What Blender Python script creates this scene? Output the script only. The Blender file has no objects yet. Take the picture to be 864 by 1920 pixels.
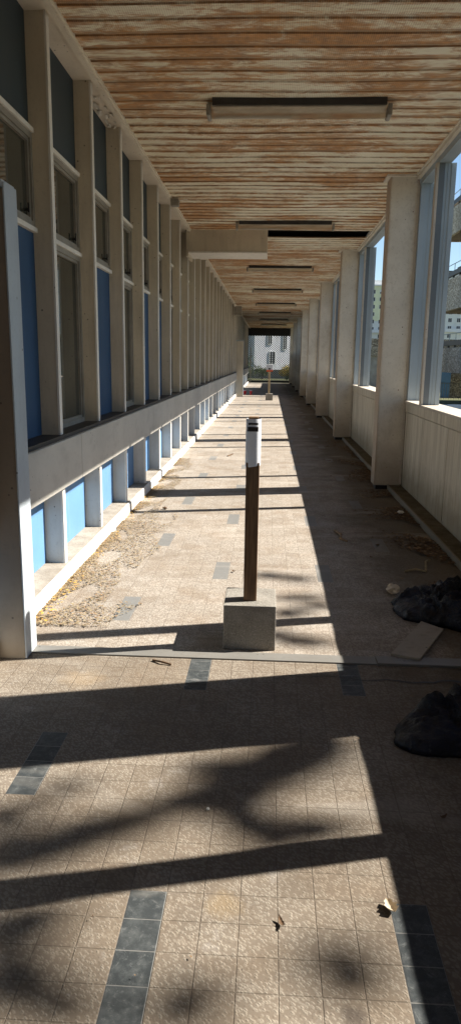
import bpy, bmesh, math, random
from mathutils import Vector, Matrix, noise
R_ = math.radians
SC = bpy.context.scene
COL = SC.collection
rnd = random.Random(7)

# ---------------------------------------------------------------- camera
cam_d = bpy.data.cameras.new('camera'); cam = bpy.data.objects.new('camera', cam_d); COL.objects.link(cam)
CU, CV, F = 432., 960., 1331.
EYE = Vector((0, 0, 1.5))
def cam_axes(vp=(505., 674.5), roll=.0145):
    d = Vector(((vp[0]-CU)/F, (vp[1]-CV)/F, 1)).normalized()
    dn = Vector((-math.sin(roll), math.cos(roll), 0)); k = -dn.dot(d)/d.z
    dn = (dn + Vector((0, 0, k))).normalized()
    return dn.cross(d), d, -dn
AX, AY, AZ = cam_axes()
cols = [Vector((AX[i], AY[i], AZ[i])) for i in range(3)]
right, up, back = cols[0], -cols[1], -cols[2]
cam.matrix_world = Matrix(((right.x, up.x, back.x, EYE.x), (right.y, up.y, back.y, EYE.y), (right.z, up.z, back.z, EYE.z), (0, 0, 0, 1)))
cam_d.sensor_fit = 'VERTICAL'; cam_d.sensor_height = 24; cam_d.lens = 24*F/1920
cam_d.clip_start = .05; cam_d.clip_end = 6000
SC.camera = cam

# ---------------------------------------------------------------- sky, sun, exposure
SUN = Vector((1, .26, .9))
w = bpy.data.worlds.new('World'); SC.world = w; w.use_nodes = True
wt = w.node_tree; wt.nodes.clear()
sky = wt.nodes.new('ShaderNodeTexSky'); sky.sky_type = 'NISHITA'; sky.sun_disc = False
sky.sun_elevation = math.atan2(.9, math.hypot(1, .26)); sky.sun_rotation = math.atan2(1, .26)
sky.air_density = 1.0; sky.dust_density = .1; sky.ozone_density = 2.6
bg = wt.nodes.new('ShaderNodeBackground'); bg.inputs[1].default_value = .055
wo = wt.nodes.new('ShaderNodeOutputWorld'); wt.links.new(sky.outputs[0], bg.inputs[0]); wt.links.new(bg.outputs[0], wo.inputs[0])
sl = bpy.data.lights.new('sun', 'SUN'); sl.energy = 4.9; sl.angle = R_(.53); sl.color = (1, .94, .85)
so = bpy.data.objects.new('sun', sl); COL.objects.link(so); so.location = (20, 5, 20)
so.rotation_euler = (-SUN).to_track_quat('-Z', 'Y').to_euler()
SC.view_settings.view_transform = 'Standard'; SC.view_settings.look = 'None'; SC.view_settings.gamma = 1
SC.view_settings.use_curve_mapping = False
SC.view_settings.exposure = 1.5
SC.render.engine = 'CYCLES'
SC.cycles.max_bounces = 8; SC.cycles.diffuse_bounces = 5

# ---------------------------------------------------------------- materials
class NT:
    def __init__(s, name):
        s.m = bpy.data.materials.new(name); s.m.use_nodes = True; s.t = s.m.node_tree
        s.b = s.t.nodes['Principled BSDF']; s._p = None
    def set(s, sock, v):
        if isinstance(v, bpy.types.NodeSocket): s.t.links.new(v, sock)
        elif isinstance(v, (tuple, list)) and len(v) == 3 and len(getattr(sock, 'default_value', (0,)*3)) == 4: sock.default_value = (*v, 1)
        else: sock.default_value = v
    def pos(s):
        if s._p is None: s._p = s.t.nodes.new('ShaderNodeNewGeometry').outputs['Position']
        return s._p
    def xyz(s, p=None):
        n = s.t.nodes.new('ShaderNodeSeparateXYZ'); s.set(n.inputs[0], p or s.pos()); return n.outputs
    def math(s, op, a, b=0., c=0., clamp=False):
        n = s.t.nodes.new('ShaderNodeMath'); n.operation = op; n.use_clamp = clamp
        s.set(n.inputs[0], a); s.set(n.inputs[1], b); s.set(n.inputs[2], c); return n.outputs[0]
    def sc(s, v, p=None):
        n = s.t.nodes.new('ShaderNodeVectorMath'); n.operation = 'MULTIPLY'; s.set(n.inputs[0], p or s.pos()); n.inputs[1].default_value = v; return n.outputs[0]
    def noise(s, scale, detail=4, rough=.55, p=None, st=None, dist=0):
        n = s.t.nodes.new('ShaderNodeTexNoise'); n.inputs['Scale'].default_value = scale; n.inputs['Detail'].default_value = detail
        n.inputs['Roughness'].default_value = rough; n.inputs['Distortion'].default_value = dist
        s.set(n.inputs['Vector'], s.sc(st, p) if st else (p or s.pos())); return n.outputs['Fac']
    def vor(s, scale, st=None, feat='F1', out='Distance', p=None, rnd_=1):
        n = s.t.nodes.new('ShaderNodeTexVoronoi'); n.feature = feat; n.inputs['Scale'].default_value = scale; n.inputs['Randomness'].default_value = rnd_
        s.set(n.inputs['Vector'], s.sc(st, p) if st else (p or s.pos())); return n.outputs[out]
    def ramp(s, f, *st, const=False):
        n = s.t.nodes.new('ShaderNodeValToRGB'); e = n.color_ramp.elements
        if const: n.color_ramp.interpolation = 'CONSTANT'
        while len(e) < len(st): e.new(.5)
        for el, (p, c) in zip(e, st):
            el.position = p; el.color = (c, c, c, 1) if not isinstance(c, tuple) else (*c, 1)
        s.set(n.inputs[0], f); return n.outputs[0]
    def mix(s, f, a, b, mode='MIX'):
        n = s.t.nodes.new('ShaderNodeMix'); n.data_type = 'RGBA'; n.blend_type = mode
        s.set(n.inputs[0], f); s.set(n.inputs[6], a); s.set(n.inputs[7], b); return n.outputs[2]
    def bump(s, h, dist=.002, strength=1., prev=None):
        n = s.t.nodes.new('ShaderNodeBump'); n.inputs['Strength'].default_value = strength; n.inputs['Distance'].default_value = dist
        s.set(n.inputs['Height'], h)
        if prev: s.set(n.inputs['Normal'], prev)
        return n.outputs[0]
    def out(s, col, rough=.7, normal=None, metal=0., spec=.4):
        s.set(s.b.inputs['Base Color'], col); s.set(s.b.inputs['Roughness'], rough); s.b.inputs['Metallic'].default_value = metal
        s.b.inputs['Specular IOR Level'].default_value = spec
        if normal: s.set(s.b.inputs['Normal'], normal)
        return s.m
def C(r, g, b): return (r, g, b)
def mul(c, k): return tuple(x*k for x in c)

def painted(name, base, dirt_or_bounce=(.16, .12, .08), amt=.5, rough=.6, specks=True, streak=(3, 3, .5), low=None, fine=.5):
    """weathered paint: broad tone shifts, vertical dirty streaks, small chips"""
    n = NT(name)
    big = n.noise(1.3, 5)
    c = n.mix(n.ramp(big, (.35, 0.), (.7, 1.)), mul(base, .86), mul(base, 1.08))
    st = n.noise(3.2, 6, .65, st=streak)
    c = n.mix(n.math('MULTIPLY', n.ramp(st, (.5, 0.), (.78, 1.)), amt), c, dirt_or_bounce)
    f = n.noise(38, 4, .7); c = n.mix(n.math('MULTIPLY', n.ramp(f, (.56, 0.), (.8, 1.)), fine), c, mul(base, .55))
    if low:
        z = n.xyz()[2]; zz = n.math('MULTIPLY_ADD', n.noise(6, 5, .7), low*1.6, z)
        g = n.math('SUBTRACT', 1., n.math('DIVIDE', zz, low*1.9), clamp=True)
        c = n.mix(n.math('MULTIPLY', g, .8), c, dirt_or_bounce)
    if specks:
        v = n.vor(16); sel = n.noise(5, 2)
        k = n.math('MULTIPLY', n.ramp(v, (.0, 1.), (.085, 1.), (.11, 0.)), n.ramp(sel, (.52, 0.), (.56, 1.)))
        c = n.mix(n.math('MULTIPLY', k, .75), c, (.05, .035, .025))
    bm_ = n.bump(n.noise(60, 3), .0012, .5)
    return n.out(c, rough, bm_)

def flat(name, base, rough=.5, var=.2, metal=0., scale=8, spec=.4):
    n = NT(name); c = n.mix(n.ramp(n.noise(scale, 5, .6), (.3, 0.), (.72, 1.)), mul(base, 1-var), mul(base, 1+var))
    return n.out(c, rough, n.bump(n.noise(scale*9, 3), .0006, .4), metal, spec)

M = {}
CREAM = (.50, .455, .375)
M['mullion'] = painted('mullion_paint', (.62, .545, .415), amt=.3, dirt_or_bounce=(.2, .16, .11), streak=(4, 4, .6))
M['white_edge'] = painted('pale_paint', (.78, .75, .68), amt=.3, dirt_or_bounce=(.3, .25, .18))
M['lower_mullion'] = painted('lower_mullion_paint', (.60, .59, .55), amt=.3, low=.16)
M['band'] = painted('grey_band_paint', (.50, .48, .425), amt=.5, dirt_or_bounce=(.25, .23, .2), streak=(1.2, 1.2, 2.5), fine=.35)
M['kerb'] = painted('kerb_paint', (.72, .70, .66), amt=.25, dirt_or_bounce=(.35, .3, .22), fine=.8)
M['trim'] = painted('trim_paint', (.76, .70, .58), amt=.3, dirt_or_bounce=(.3, .2, .12), streak=(3, 1, 3))
M['soffit'] = painted('soffit_paint', (.76, .69, .58), amt=.3, dirt_or_bounce=(.4, .3, .2), streak=(2, 1, 2))
M['blue'] = painted('blue_panel_paint', (.022, .070, .155), amt=.35, dirt_or_bounce=(.05, .1, .16), specks=False, streak=(3, 3, .6), fine=.12, rough=.65)
M['blue_low'] = painted('light_blue_panel_paint', (.12, .255, .46), amt=.35, dirt_or_bounce=(.20, .30, .41), specks=False, streak=(5, 5, .5), fine=.15, rough=.55)
M['spandrel'] = painted('slate_panel_paint', (.035, .055, .068), amt=.2, dirt_or_bounce=(.06, .07, .07), specks=False, fine=.15, rough=.6)
M['alu'] = flat('window_frame_metal', (.27, .25, .21), .45, .2)
M['dark'] = flat('dark_metal', (.035, .032, .03), .5, .3)
M['black'] = flat('black_paint', (.012, .012, .014), .5, .3)
M['steel_grey'] = painted('grey_blue_steel', (.36, .42, .45), amt=.25, dirt_or_bounce=(.22, .24, .25), rough=.45, streak=(5, 5, .4), specks=False, fine=.2)
M['steel_dark'] = painted('shadow_gap_steel', (.15, .17, .18), amt=.2, dirt_or_bounce=(.1, .1, .1), rough=.5, specks=False)
M['door_steel'] = painted('post_steel_paint', (.25, .195, .14), amt=.25, dirt_or_bounce=(.42, .37, .29), rough=.5, low=.42)  # tan foot paints in light bounced off the floor, plus scuffs
M['door_edge'] = painted('post_edge_paint', (.45, .50, .53), amt=.15, rough=.45)

def glass_mat():
    n = NT('window_glass')
    c = n.mix(n.ramp(n.noise(1.2, 3, st=(1, 1, .6)), (.4, 0.), (.6, 1.)), (.036, .038, .029), (.062, .062, .048))
    d = n.noise(25, 5, .7)
    n.out(c, n.math('MULTIPLY_ADD', d, .04, .01), n.bump(n.noise(1.4, 2), .0015, .2), 0, .5)
    n.b.inputs['IOR'].default_value = 1.75
    return n.m
M['glass'] = glass_mat()

def pillar_mat():
    n = NT('pillar_paint')
    x, y, z = n.xyz()
    c = n.mix(n.ramp(n.noise(1.6, 6, .65), (.35, 0.), (.68, 1.)), (.58, .525, .43), (.72, .665, .56))
    # rust bleeding in from the outer metal edge, x about 1.60
    e = n.math('ADD', n.math('MULTIPLY', n.noise(5, 6, .75, st=(1, 1, .8)), .14), n.math('SUBTRACT', x, 1.60+.045))
    c = n.mix(n.math('MULTIPLY', n.ramp(e, (-.02, 0.), (.02, .5), (.06, 1.)), .9), c, (.22, .105, .045))
    # inner corner scuffs
    e2 = n.math('ADD', n.math('SUBTRACT', 1.285, x), n.math('MULTIPLY', n.noise(7, 6, .8, st=(1, 1, .6)), .06))
    c = n.mix(n.math('MULTIPLY', n.ramp(e2, (.01, 0.), (.035, 1.)), .55), c, (.33, .2, .1))
    zz = n.math('SUBTRACT', z, n.math('MULTIPLY', n.noise(5, 5, .7), .5))
    c = n.mix(n.math('MULTIPLY', n.ramp(zz, (.0, 1.), (.45, 0.)), .5), c, (.22, .15, .09))
    f = n.noise(34, 6, .8); c = n.mix(n.math('MULTIPLY', n.ramp(f, (.55, 0.), (.7, 1.)), .5), c, (.24, .19, .13))
    bl = n.noise(3.2, 7, .78, st=(1, 1, .6)); c = n.mix(n.math('MULTIPLY', n.ramp(bl, (.52, 0.), (.66, 1.)), .45), c, (.36, .30, .215))
    v = n.math('MULTIPLY', n.ramp(n.vor(14), (.08, 1.), (.1, 0.)), n.ramp(n.noise(4, 2), (.54, 0.), (.57, 1.)))
    c = n.mix(v, c, (.14, .07, .035))
    return n.out(c, .75, n.bump(n.noise(50, 4, .7), .0015, .6))
M['pillar'] = pillar_mat()

def parapet_mat():
    n = NT('parapet_concrete')
    x, y, z = n.xyz()
    c = n.mix(n.ramp(n.noise(2.2, 6, .6, st=(1, 3, .5)), (.35, 0.), (.68, 1.)), (.52, .46, .345), (.70, .64, .51))
    s2 = n.noise(4, 6, .7, st=(1, 9, .35)); c = n.mix(n.math('MULTIPLY', n.ramp(s2, (.52, 0.), (.75, 1.)), .55), c, (.76, .71, .60))
    s3 = n.noise(3, 6, .7, st=(1, 7, .3)); c = n.mix(n.math('MULTIPLY', n.ramp(s3, (.50, 0.), (.72, 1.)), .65), c, (.22, .165, .10))
    zz = n.math('SUBTRACT', z, n.math('MULTIPLY', n.noise(6, 5, .7), .35))
    c = n.mix(n.math('MULTIPLY', n.ramp(zz, (.0, 1.), (.3, 0.)), .6), c, (.15, .11, .05))
    v = n.math('MULTIPLY', n.ramp(n.vor(22), (.07, 1.), (.09, 0.)), n.ramp(n.noise(6, 2), (.54, 0.), (.57, 1.)))
    c = n.mix(v, c, (.1, .06, .03))
    return n.out(c, .85, n.bump(n.noise(40, 4, .7), .002, .6))
M['parapet'] = parapet_mat()
M['sill'] = painted('sill_paint', (.55, .49, .40), amt=.4, dirt_or_bounce=(.25, .17, .1), streak=(3, 1.5, 3))

def moss_mat():
    n = NT('mossy_concrete')
    c = n.mix(n.ramp(n.noise(7, 6, .7), (.35, 0.), (.7, 1.)), (.06, .048, .022), (.16, .13, .085))
    c = n.mix(n.ramp(n.noise(30, 4, .7), (.6, 0.), (.75, 1.)), c, (.24, .2, .14))
    return n.out(c, .9, n.bump(n.noise(60, 4, .7), .004, 1))
M['moss'] = moss_mat()

def kerbtop_mat():
    n = NT('kerb_top_concrete')
    c = n.mix(n.ramp(n.noise(6, 6, .7), (.35, 0.), (.7, 1.)), (.22, .185, .145), (.38, .34, .28))
    c = n.mix(n.math('MULTIPLY', n.ramp(n.noise(40, 4, .7), (.55, 0.), (.7, 1.)), .6), c, (.16, .13, .1))
    return n.out(c, .9, n.bump(n.noise(60, 4, .7), .004, 1))
M['kerbtop'] = kerbtop_mat()

TX, TY = .105, .10625
def floor_mat():
    n = NT('floor_tiles')
    x, y, z = n.xyz()
    def cell(v, o, p):
        u = n.math('DIVIDE', n.math('SUBTRACT', v, o), p)
        return n.math('FLOOR', u), n.math('FRACT', u)
    ix, fx = cell(x, -.36, TX); iy, fy = cell(y, 1.33, TY)
    dx = n.math('MINIMUM', fx, n.math('SUBTRACT', 1., fx)); dy = n.math('MINIMUM', fy, n.math('SUBTRACT', 1., fy))
    wob = n.math('MULTIPLY', n.noise(22, 4, .7), .012)
    d = n.math('ADD', n.math('MINIMUM', dx, dy), n.math('MULTIPLY', n.math('SUBTRACT', n.noise(40, 3), .5), .02))
    grout = n.ramp(d, (.008, 1.), (.021, 0.))
    # random per tile
    cv = n.t.nodes.new('ShaderNodeCombineXYZ'); n.set(cv.inputs[0], ix); n.set(cv.inputs[1], iy)
    wn = n.t.nodes.new('ShaderNodeTexWhiteNoise'); wn.noise_dimensions = '2D'; n.set(wn.inputs['Vector'], cv.outputs[0]); tr = wn.outputs['Value']
    # dashes of dark tiles: columns 0 and 7 in phase, columns -5 and 12 half a period on
    def eq(a, v): return n.math('COMPARE', a, float(v), .1)
    colA = n.math('ADD', eq(ix, 0), eq(ix, 7)); colB = n.math('ADD', eq(ix, -5), eq(ix, 12))
    def rows(off):
        m = n.math('FLOORED_MODULO', n.math('SUBTRACT', iy, float(off)), 16.); return n.math('LESS_THAN', m, 3.9)
    dark = n.math('ADD', n.math('MULTIPLY', colA, rows(0)), n.math('MULTIPLY', colB, rows(8)), clamp=True)
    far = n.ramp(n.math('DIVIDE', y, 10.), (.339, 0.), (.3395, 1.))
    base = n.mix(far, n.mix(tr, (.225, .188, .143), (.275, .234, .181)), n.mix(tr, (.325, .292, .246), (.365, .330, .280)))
    base = n.mix(n.ramp(n.noise(1.1, 5, .6), (.36, 0.), (.66, 1.)), base, n.mix(.55, base, (.47, .42, .35)))
    base = n.mix(n.math('MULTIPLY', n.ramp(n.noise(3.1, 6, .7), (.5, 0.), (.68, 1.)), .5), base, (.27, .20, .135))
    # chalky splashes
    ch = n.ramp(n.noise(4.3, 7, .72, dist=.4), (.60, 0.), (.72, 1.)); 
    # relief: small raised chips pressed diagonally
    wx = n.sc((1, 1, 1))
    va = n.vor(95, st=(1, 1.2, 1)); rot = n.t.nodes.new('ShaderNodeVectorRotate'); rot.inputs['Angle'].default_value = .8; n.set(rot.inputs['Vector'], n.pos())
    vb = n.vor(95, st=(.75, 1.35, 1), p=rot.outputs[0])
    relief = n.math('ADD', n.math('MULTIPLY', n.ramp(va, (.2, 1.), (.42, 0.)), .5), n.ramp(vb, (.2, 1.), (.36, 0.)))
    base = n.mix(n.math('MULTIPLY', n.ramp(n.math('MULTIPLY', vb, n.math('ADD', n.noise(30, 2), .5)), (.40, 0.), (.56, 1.)), .5), base, (.12, .085, .06))
    spk = n.noise(150, 3, .8); base = n.mix(n.math('MULTIPLY', n.ramp(spk, (.55, 0.), (.72, 1.)), .45), base, (.14, .1, .075))
    base = n.mix(n.math('MULTIPLY', n.ramp(n.noise(1.9, 7, .72, dist=.6), (.50, 0.), (.62, 1.)), .42), base, (.20, .155, .11))
    base = n.mix(n.math('MULTIPLY', n.math('LESS_THAN', tr, .12), .22), base, (.18, .14, .10))
    dk = n.mix(n.ramp(n.noise(26, 6, .75), (.45, 0.), (.7, 1.)), (.045, .052, .055), (.115, .125, .125))
    dk = n.mix(n.math('MULTIPLY', tr, .25), dk, (.14, .15, .15))
    dk = n.mix(n.math('MULTIPLY', n.ramp(n.noise(30, 6, .8, dist=1.5), (.55, 0.), (.68, 1.)), .4), dk, (.34, .35, .34))
    dk = n.mix(n.math('MULTIPLY', far, .62), dk, (.26, .25, .23))
    c = n.mix(dark, base, dk)
    c = n.mix(n.math('MULTIPLY', ch, .38), c, (.52, .50, .47))
    # grime gathers towards the right-hand kerb; pale scuffs mid-floor
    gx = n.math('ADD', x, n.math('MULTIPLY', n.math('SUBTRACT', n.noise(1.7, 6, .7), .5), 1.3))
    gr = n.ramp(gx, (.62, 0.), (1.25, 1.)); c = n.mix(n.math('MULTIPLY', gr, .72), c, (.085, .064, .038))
    sw = n.noise(1.2, 5, .6, st=(.5, 1.6, 1), dist=1.2); c = n.mix(n.math('MULTIPLY', n.ramp(sw, (.56, 0.), (.66, 1.)), .28), c, (.50, .46, .40))
    # round rusty stain and oil spot
    def spot(px, py, r, colr, amt):
        q = n.t.nodes.new('ShaderNodeVectorMath'); q.operation = 'DISTANCE'; n.set(q.inputs[0], n.pos()); q.inputs[1].default_value = (px, py, 0)
        dd = n.math('ADD', q.outputs['Value'], n.math('MULTIPLY', n.math('SUBTRACT', n.noise(14, 5, .7), .5), r*1.4))
        return n.mix(n.math('MULTIPLY', n.ramp(dd, (r*.5, 1.), (r*1.2, 0.)), amt), c, colr)
    c = spot(-.85, 3.10, .10, (.40, .28, .15), .3)
    c = spot(-.09, 1.72, .05, (.44, .31, .15), .28)
    c = spot(.235, 1.385, .035, (.10, .08, .065), .8)
    gc = n.mix(dark, (.12, .095, .07), (.42, .41, .38))
    c = n.mix(n.math('MULTIPLY', grout, n.mix(far, (.5,.5,.5), (.26,.26,.26))), c, gc)
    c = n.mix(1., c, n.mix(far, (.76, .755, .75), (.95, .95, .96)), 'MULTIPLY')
    h = n.math('SUBTRACT', n.math('MULTIPLY', relief, n.math('SUBTRACT', 1., n.math('MULTIPLY', dark, .93))), n.math('MULTIPLY', grout, 1.3))
    nb = n.bump(h, .0010, .9); nb = n.bump(n.noise(2.5, 3), .004, .5, nb)
    return n.out(c, n.math('SUBTRACT', .85, n.math('MULTIPLY', dark, .33)), nb, 0, .22)
M['floor'] = floor_mat()

def ceiling_mat():
    n = NT('rusted_perforated_sheet')
    x, y, z = n.xyz()
    base = n.mix(n.ramp(n.noise(2, 5, .6), (.35, 0.), (.68, 1.)), (.84, .77, .57), (.95, .90, .73))
    r1 = n.noise(3.0, 10, .8, st=(1.0, 1.8, 1), dist=.8); r2 = n.noise(7.0, 9, .8, st=(.7, 5., 1))
    row = n.math('FLOOR', n.math('DIVIDE', y, .2)); wn = n.t.nodes.new('ShaderNodeTexWhiteNoise'); wn.noise_dimensions = '1D'; n.set(wn.inputs['W'], row)
    r = n.math('ADD', n.math('MULTIPLY', r1, .55), n.math('MULTIPLY', r2, .45)); r = n.math('ADD', r, n.math('MULTIPLY', n.math('SUBTRACT', n.noise(.9, 4, .6, st=(.8, 1, 1)), .5), .42)); r = n.math('ADD', r, n.math('MULTIPLY', n.math('SUBTRACT', wn.outputs['Value'], .5), .09))
    # rust is heavier close to the pan edges
    fy = n.math('FRACT', n.math('DIVIDE', y, .2)); ed = n.math('ABSOLUTE', n.math('SUBTRACT', fy, .36))
    r = n.math('ADD', r, n.math('MULTIPLY', n.ramp(ed, (.2, 0.), (.38, 1.)), .06))
    k = n.ramp(r, (.468, 0.), (.512, .6), (.57, 1.))
    rust = n.mix(n.ramp(n.noise(11, 6, .7), (.35, 0.), (.65, 1.)), (.62, .26, .045), (.29, .115, .03))
    c = n.mix(n.math('MULTIPLY', k, .86), base, rust)
    c = n.mix(n.math('MULTIPLY', n.ramp(n.noise(16, 6, .8, st=(.5, 2, 1)), (.62, 0.), (.72, 1.)), .8), c, (.09, .045, .02))
    # perforation: rows of small holes
    gv = n.math('ABSOLUTE', n.math('SUBTRACT', fy, .855)); g1 = n.ramp(gv, (.10, 1.), (.11, 0.)); c = n.mix(n.math('MULTIPLY', g1, .45), c, (.42, .37, .28))
    ge = n.math('ABSOLUTE', n.math('SUBTRACT', gv, .118)); gm = n.math('MULTIPLY', n.ramp(ge, (.012, 1.), (.03, 0.)), n.ramp(n.noise(3, 7, .75, st=(1, 5, 1)), (.40, .1), (.55, 1.))); c = n.mix(n.math('MULTIPLY', gm, .55), c, (.13, .07, .03))
    px_ = n.math('ABSOLUTE', n.math('SUBTRACT', n.math('FRACT', n.math('DIVIDE', x, .0135)), .5)); py_ = n.math('ABSOLUTE', n.math('SUBTRACT', n.math('FRACT', n.math('DIVIDE', y, .0155)), .5))
    hole = n.math('MULTIPLY', n.ramp(px_, (.2, 1.), (.3, 0.)), n.ramp(py_, (.2, 1.), (.3, 0.)))
    hole = n.math('MULTIPLY', hole, n.ramp(z, (.0, 1.), (1., 1.)))
    c = n.mix(n.math('MULTIPLY', hole, .40), c, (.07, .05, .035))
    return n.out(c, .8, n.bump(n.noise(30, 4, .7), .002, .5))
M['ceiling'] = ceiling_mat()

def concrete_block():
    n = NT('aggregate_concrete')
    c = n.mix(n.ramp(n.noise(9, 5), (.3, 0.), (.7, 1.)), (.17, .155, .13), (.27, .25, .215))
    c = n.mix(n.ramp(n.noise(140, 3, .8), (.5, 0.), (.72, 1.)), c, (.42, .4, .36)); c = n.mix(n.ramp(n.noise(110, 3, .8, p=n.sc((1.3, 1, 1))), (.58, 0.), (.72, 1.)), c, (.06, .05, .045))
    return n.out(c, .95, n.bump(n.noise(120, 4, .8), .004, 1))
M['block'] = concrete_block()

def wood(name, a, b):
    n = NT(name)
    g = n.noise(14, 6, .6, st=(5, 5, .35), dist=.6)
    c = n.mix(n.ramp(g, (.38, 0.), (.62, 1.)), a, b); c = n.mix(n.ramp(n.noise(60, 4, .6, st=(3, 3, .15)), (.5, 0.), (.7, .6)), c, mul(a, .6))
    return n.out(c, .6, n.bump(g, .001, .6))
M['wood'] = wood('brown_stained_wood', (.115, .062, .03), (.21, .12, .055))
M['wood_light'] = wood('pale_wood', (.40, .29, .16), (.52, .40, .24))
M['white_pl'] = flat('white_plastic', (.74, .76, .79), .32, .05, spec=.5)
M['cream_pl'] = flat('yellowed_plastic', (.74, .69, .6), .35, .12)
M['red'] = flat('red_plastic', (.55, .03, .03), .45, .15)
M['orange'] = flat('orange_red_tape', (.75, .12, .03), .5, .1)
M['threshold'] = painted('threshold_metal', (.19, .182, .165), amt=.4, dirt_or_bounce=(.14, .12, .1), streak=(2, 6, 1), rough=.5, fine=.5)
M['board'] = painted('offcut_board', (.33, .29, .235), amt=.5, dirt_or_bounce=(.15, .12, .08), streak=(4, 4, 1), rough=.8)
M['tube'] = flat('fluorescent_tube', (.85, .83, .78), .25, .03)

def clear_mat():
    n = NT('grimy_clear_cover')
    c = n.mix(n.ramp(n.noise(6, 6, .7, st=(1, 4, 4)), (.35, 0.), (.7, 1.)), (.80, .76, .67), (.5, .42, .32))
    n.out(c, .3, None, 0, .5); n.b.inputs['Transmission Weight'].default_value = .95; n.b.inputs['IOR'].default_value = 1.08
    return n.m
M['clear'] = clear_mat()

def bag_mat():
    n = NT('black_bin_liner')
    c = n.mix(n.ramp(n.noise(7, 4), (.4, 0.), (.62, 1.)), (.004, .004, .006), (.008, .009, .018))
    c = n.mix(n.math('MULTIPLY', n.ramp(n.noise(13, 7, .75), (.62, 0.), (.72, 1.)), .35), c, (.10, .095, .085))
    nb = n.bump(n.noise(16, 7, .62, dist=1.0), .03, .8); nb = n.bump(n.vor(24, feat='DISTANCE_TO_EDGE'), .006, .35, nb)
    return n.out(c, .24, nb, 0, .26)
M['bag'] = bag_mat()
M['litter_dark'] = flat('brown_leaves', (.105, .062, .032), .9, .5, scale=25)
M['litter_mid'] = flat('tan_leaves', (.24, .155, .085), .9, .4, scale=25)
M['litter_straw'] = flat('dry_straw', (.27, .21, .12), .9, .4, scale=25)
M['litter_yellow'] = flat('yellow_leaves', (.52, .31, .06), .85, .25, scale=20)
M['paper'] = flat('crumpled_paper', (.55, .46, .34), .85, .15, scale=30)

def pebble_mat(name, k=1.):
    n = NT(name)
    v = n.vor(15, out='Color'); sx = n.xyz(v)[0]
    c = n.mix(n.ramp(sx, (.2, 0.), (.8, 1.)), mul((.38, .31, .22), k), mul((.98, .88, .70), k))
    e = n.vor(15, feat='DISTANCE_TO_EDGE'); c = n.mix(n.ramp(e, (.02, 1.), (.1, 0.)), c, mul((.1, .09, .075), k))
    c = n.mix(n.ramp(n.noise(.8, 4, st=(1, 1, .5)), (.45, 0.), (.7, .5)), c, mul((.15, .14, .12), k))
    return n.out(c, .9, n.bump(e, .02, .6))
M['pebble'] = pebble_mat('exposed_pebble_concrete'); M['pebble_dark'] = pebble_mat('weathered_pebble_concrete', .55)
M['deck_soffit'] = flat('deck_soffit_concrete', (.17, .135, .11), .9, .15, scale=2)
M['conc'] = flat('plain_concrete', (.33, .31, .28), .9, .2, scale=3)
M['render_white'] = flat('white_render', (.74, .74, .77), .85, .06, scale=1)
M['render_grey'] = flat('grey_white_render', (.74, .74, .72), .85, .06, scale=.5)
M['render_yellow'] = flat('pale_yellow_render', (.78, .78, .54), .85, .08, scale=.5)
M['win_dark'] = flat('far_window_glass', (.03, .035, .045), .15, .2)
M['roof'] = flat('roof_felt', (.12, .12, .12), .9, .2, scale=2)
M['bluedoor'] = flat('blue_painted_door', (.12, .25, .45), .5, .1)
def ground_mat():
    n = NT('rough_grass_ground')
    c = n.mix(n.ramp(n.noise(.6, 7, .65), (.35, 0.), (.68, 1.)), (.045, .065, .022), (.13, .125, .05))
    c = n.mix(n.ramp(n.noise(9, 6, .7), (.5, 0.), (.75, 1.)), c, (.17, .14, .08))
    return n.out(c, .95, n.bump(n.noise(12, 5, .7), .05, .8))
M['ground'] = ground_mat()
M['asphalt'] = flat('asphalt', (.055, .054, .052), .9, .25, scale=12)
M['kerbedge'] = painted('kerb_edge_metal', (.20, .17, .12), amt=.5, dirt_or_bounce=(.08, .06, .03), streak=(3, 3, 2), rough=.7)
M['bark'] = flat('tree_bark', (.12, .09, .065), .9, .3, scale=14)
M['leaf'] = flat('tree_leaves', (.065, .105, .03), .65, .35, scale=3)
M['leaf2'] = flat('bush_leaves', (.08, .11, .03), .7, .4, scale=4)
M['leaf_y'] = flat('yellowing_leaves', (.38, .27, .04), .7, .4, scale=4)

# ---------------------------------------------------------------- helpers
def link(o, parent=None):
    COL.objects.link(o)
    if parent: o.parent = parent
    return o
def tag(o, label=None, cat=None, group=None, kind=None):
    if label: o['label'] = label
    if cat: o['category'] = cat
    if group: o['group'] = group
    if kind: o['kind'] = kind
    return o
def thing(name, loc, label, cat, group=None):
    o = bpy.data.objects.new(name, None); o.empty_display_size = .1; link(o); o.location = loc
    return tag(o, label, cat, group)
def box(bm, x0, x1, y0, y1, z0, z1, mi=0):
    v = [bm.verts.new((x, y, z)) for z in (z0, z1) for y in (y0, y1) for x in (x0, x1)]
    fs = []
    for f in ((0, 2, 3, 1), (4, 5, 7, 6), (0, 1, 5, 4), (2, 6, 7, 3), (0, 4, 6, 2), (1, 3, 7, 5)):
        q = bm.faces.new([v[i] for i in f]); q.material_index = mi; fs.append(q)
    return v, fs
def B(*boxes, bevel=0):
    bm = bmesh.new()
    for b in boxes: box(bm, *b)
    if bevel:
        bmesh.ops.bevel(bm, geom=list(bm.edges), offset=bevel, segments=2, profile=.6, affect='EDGES')
    return bm
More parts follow.
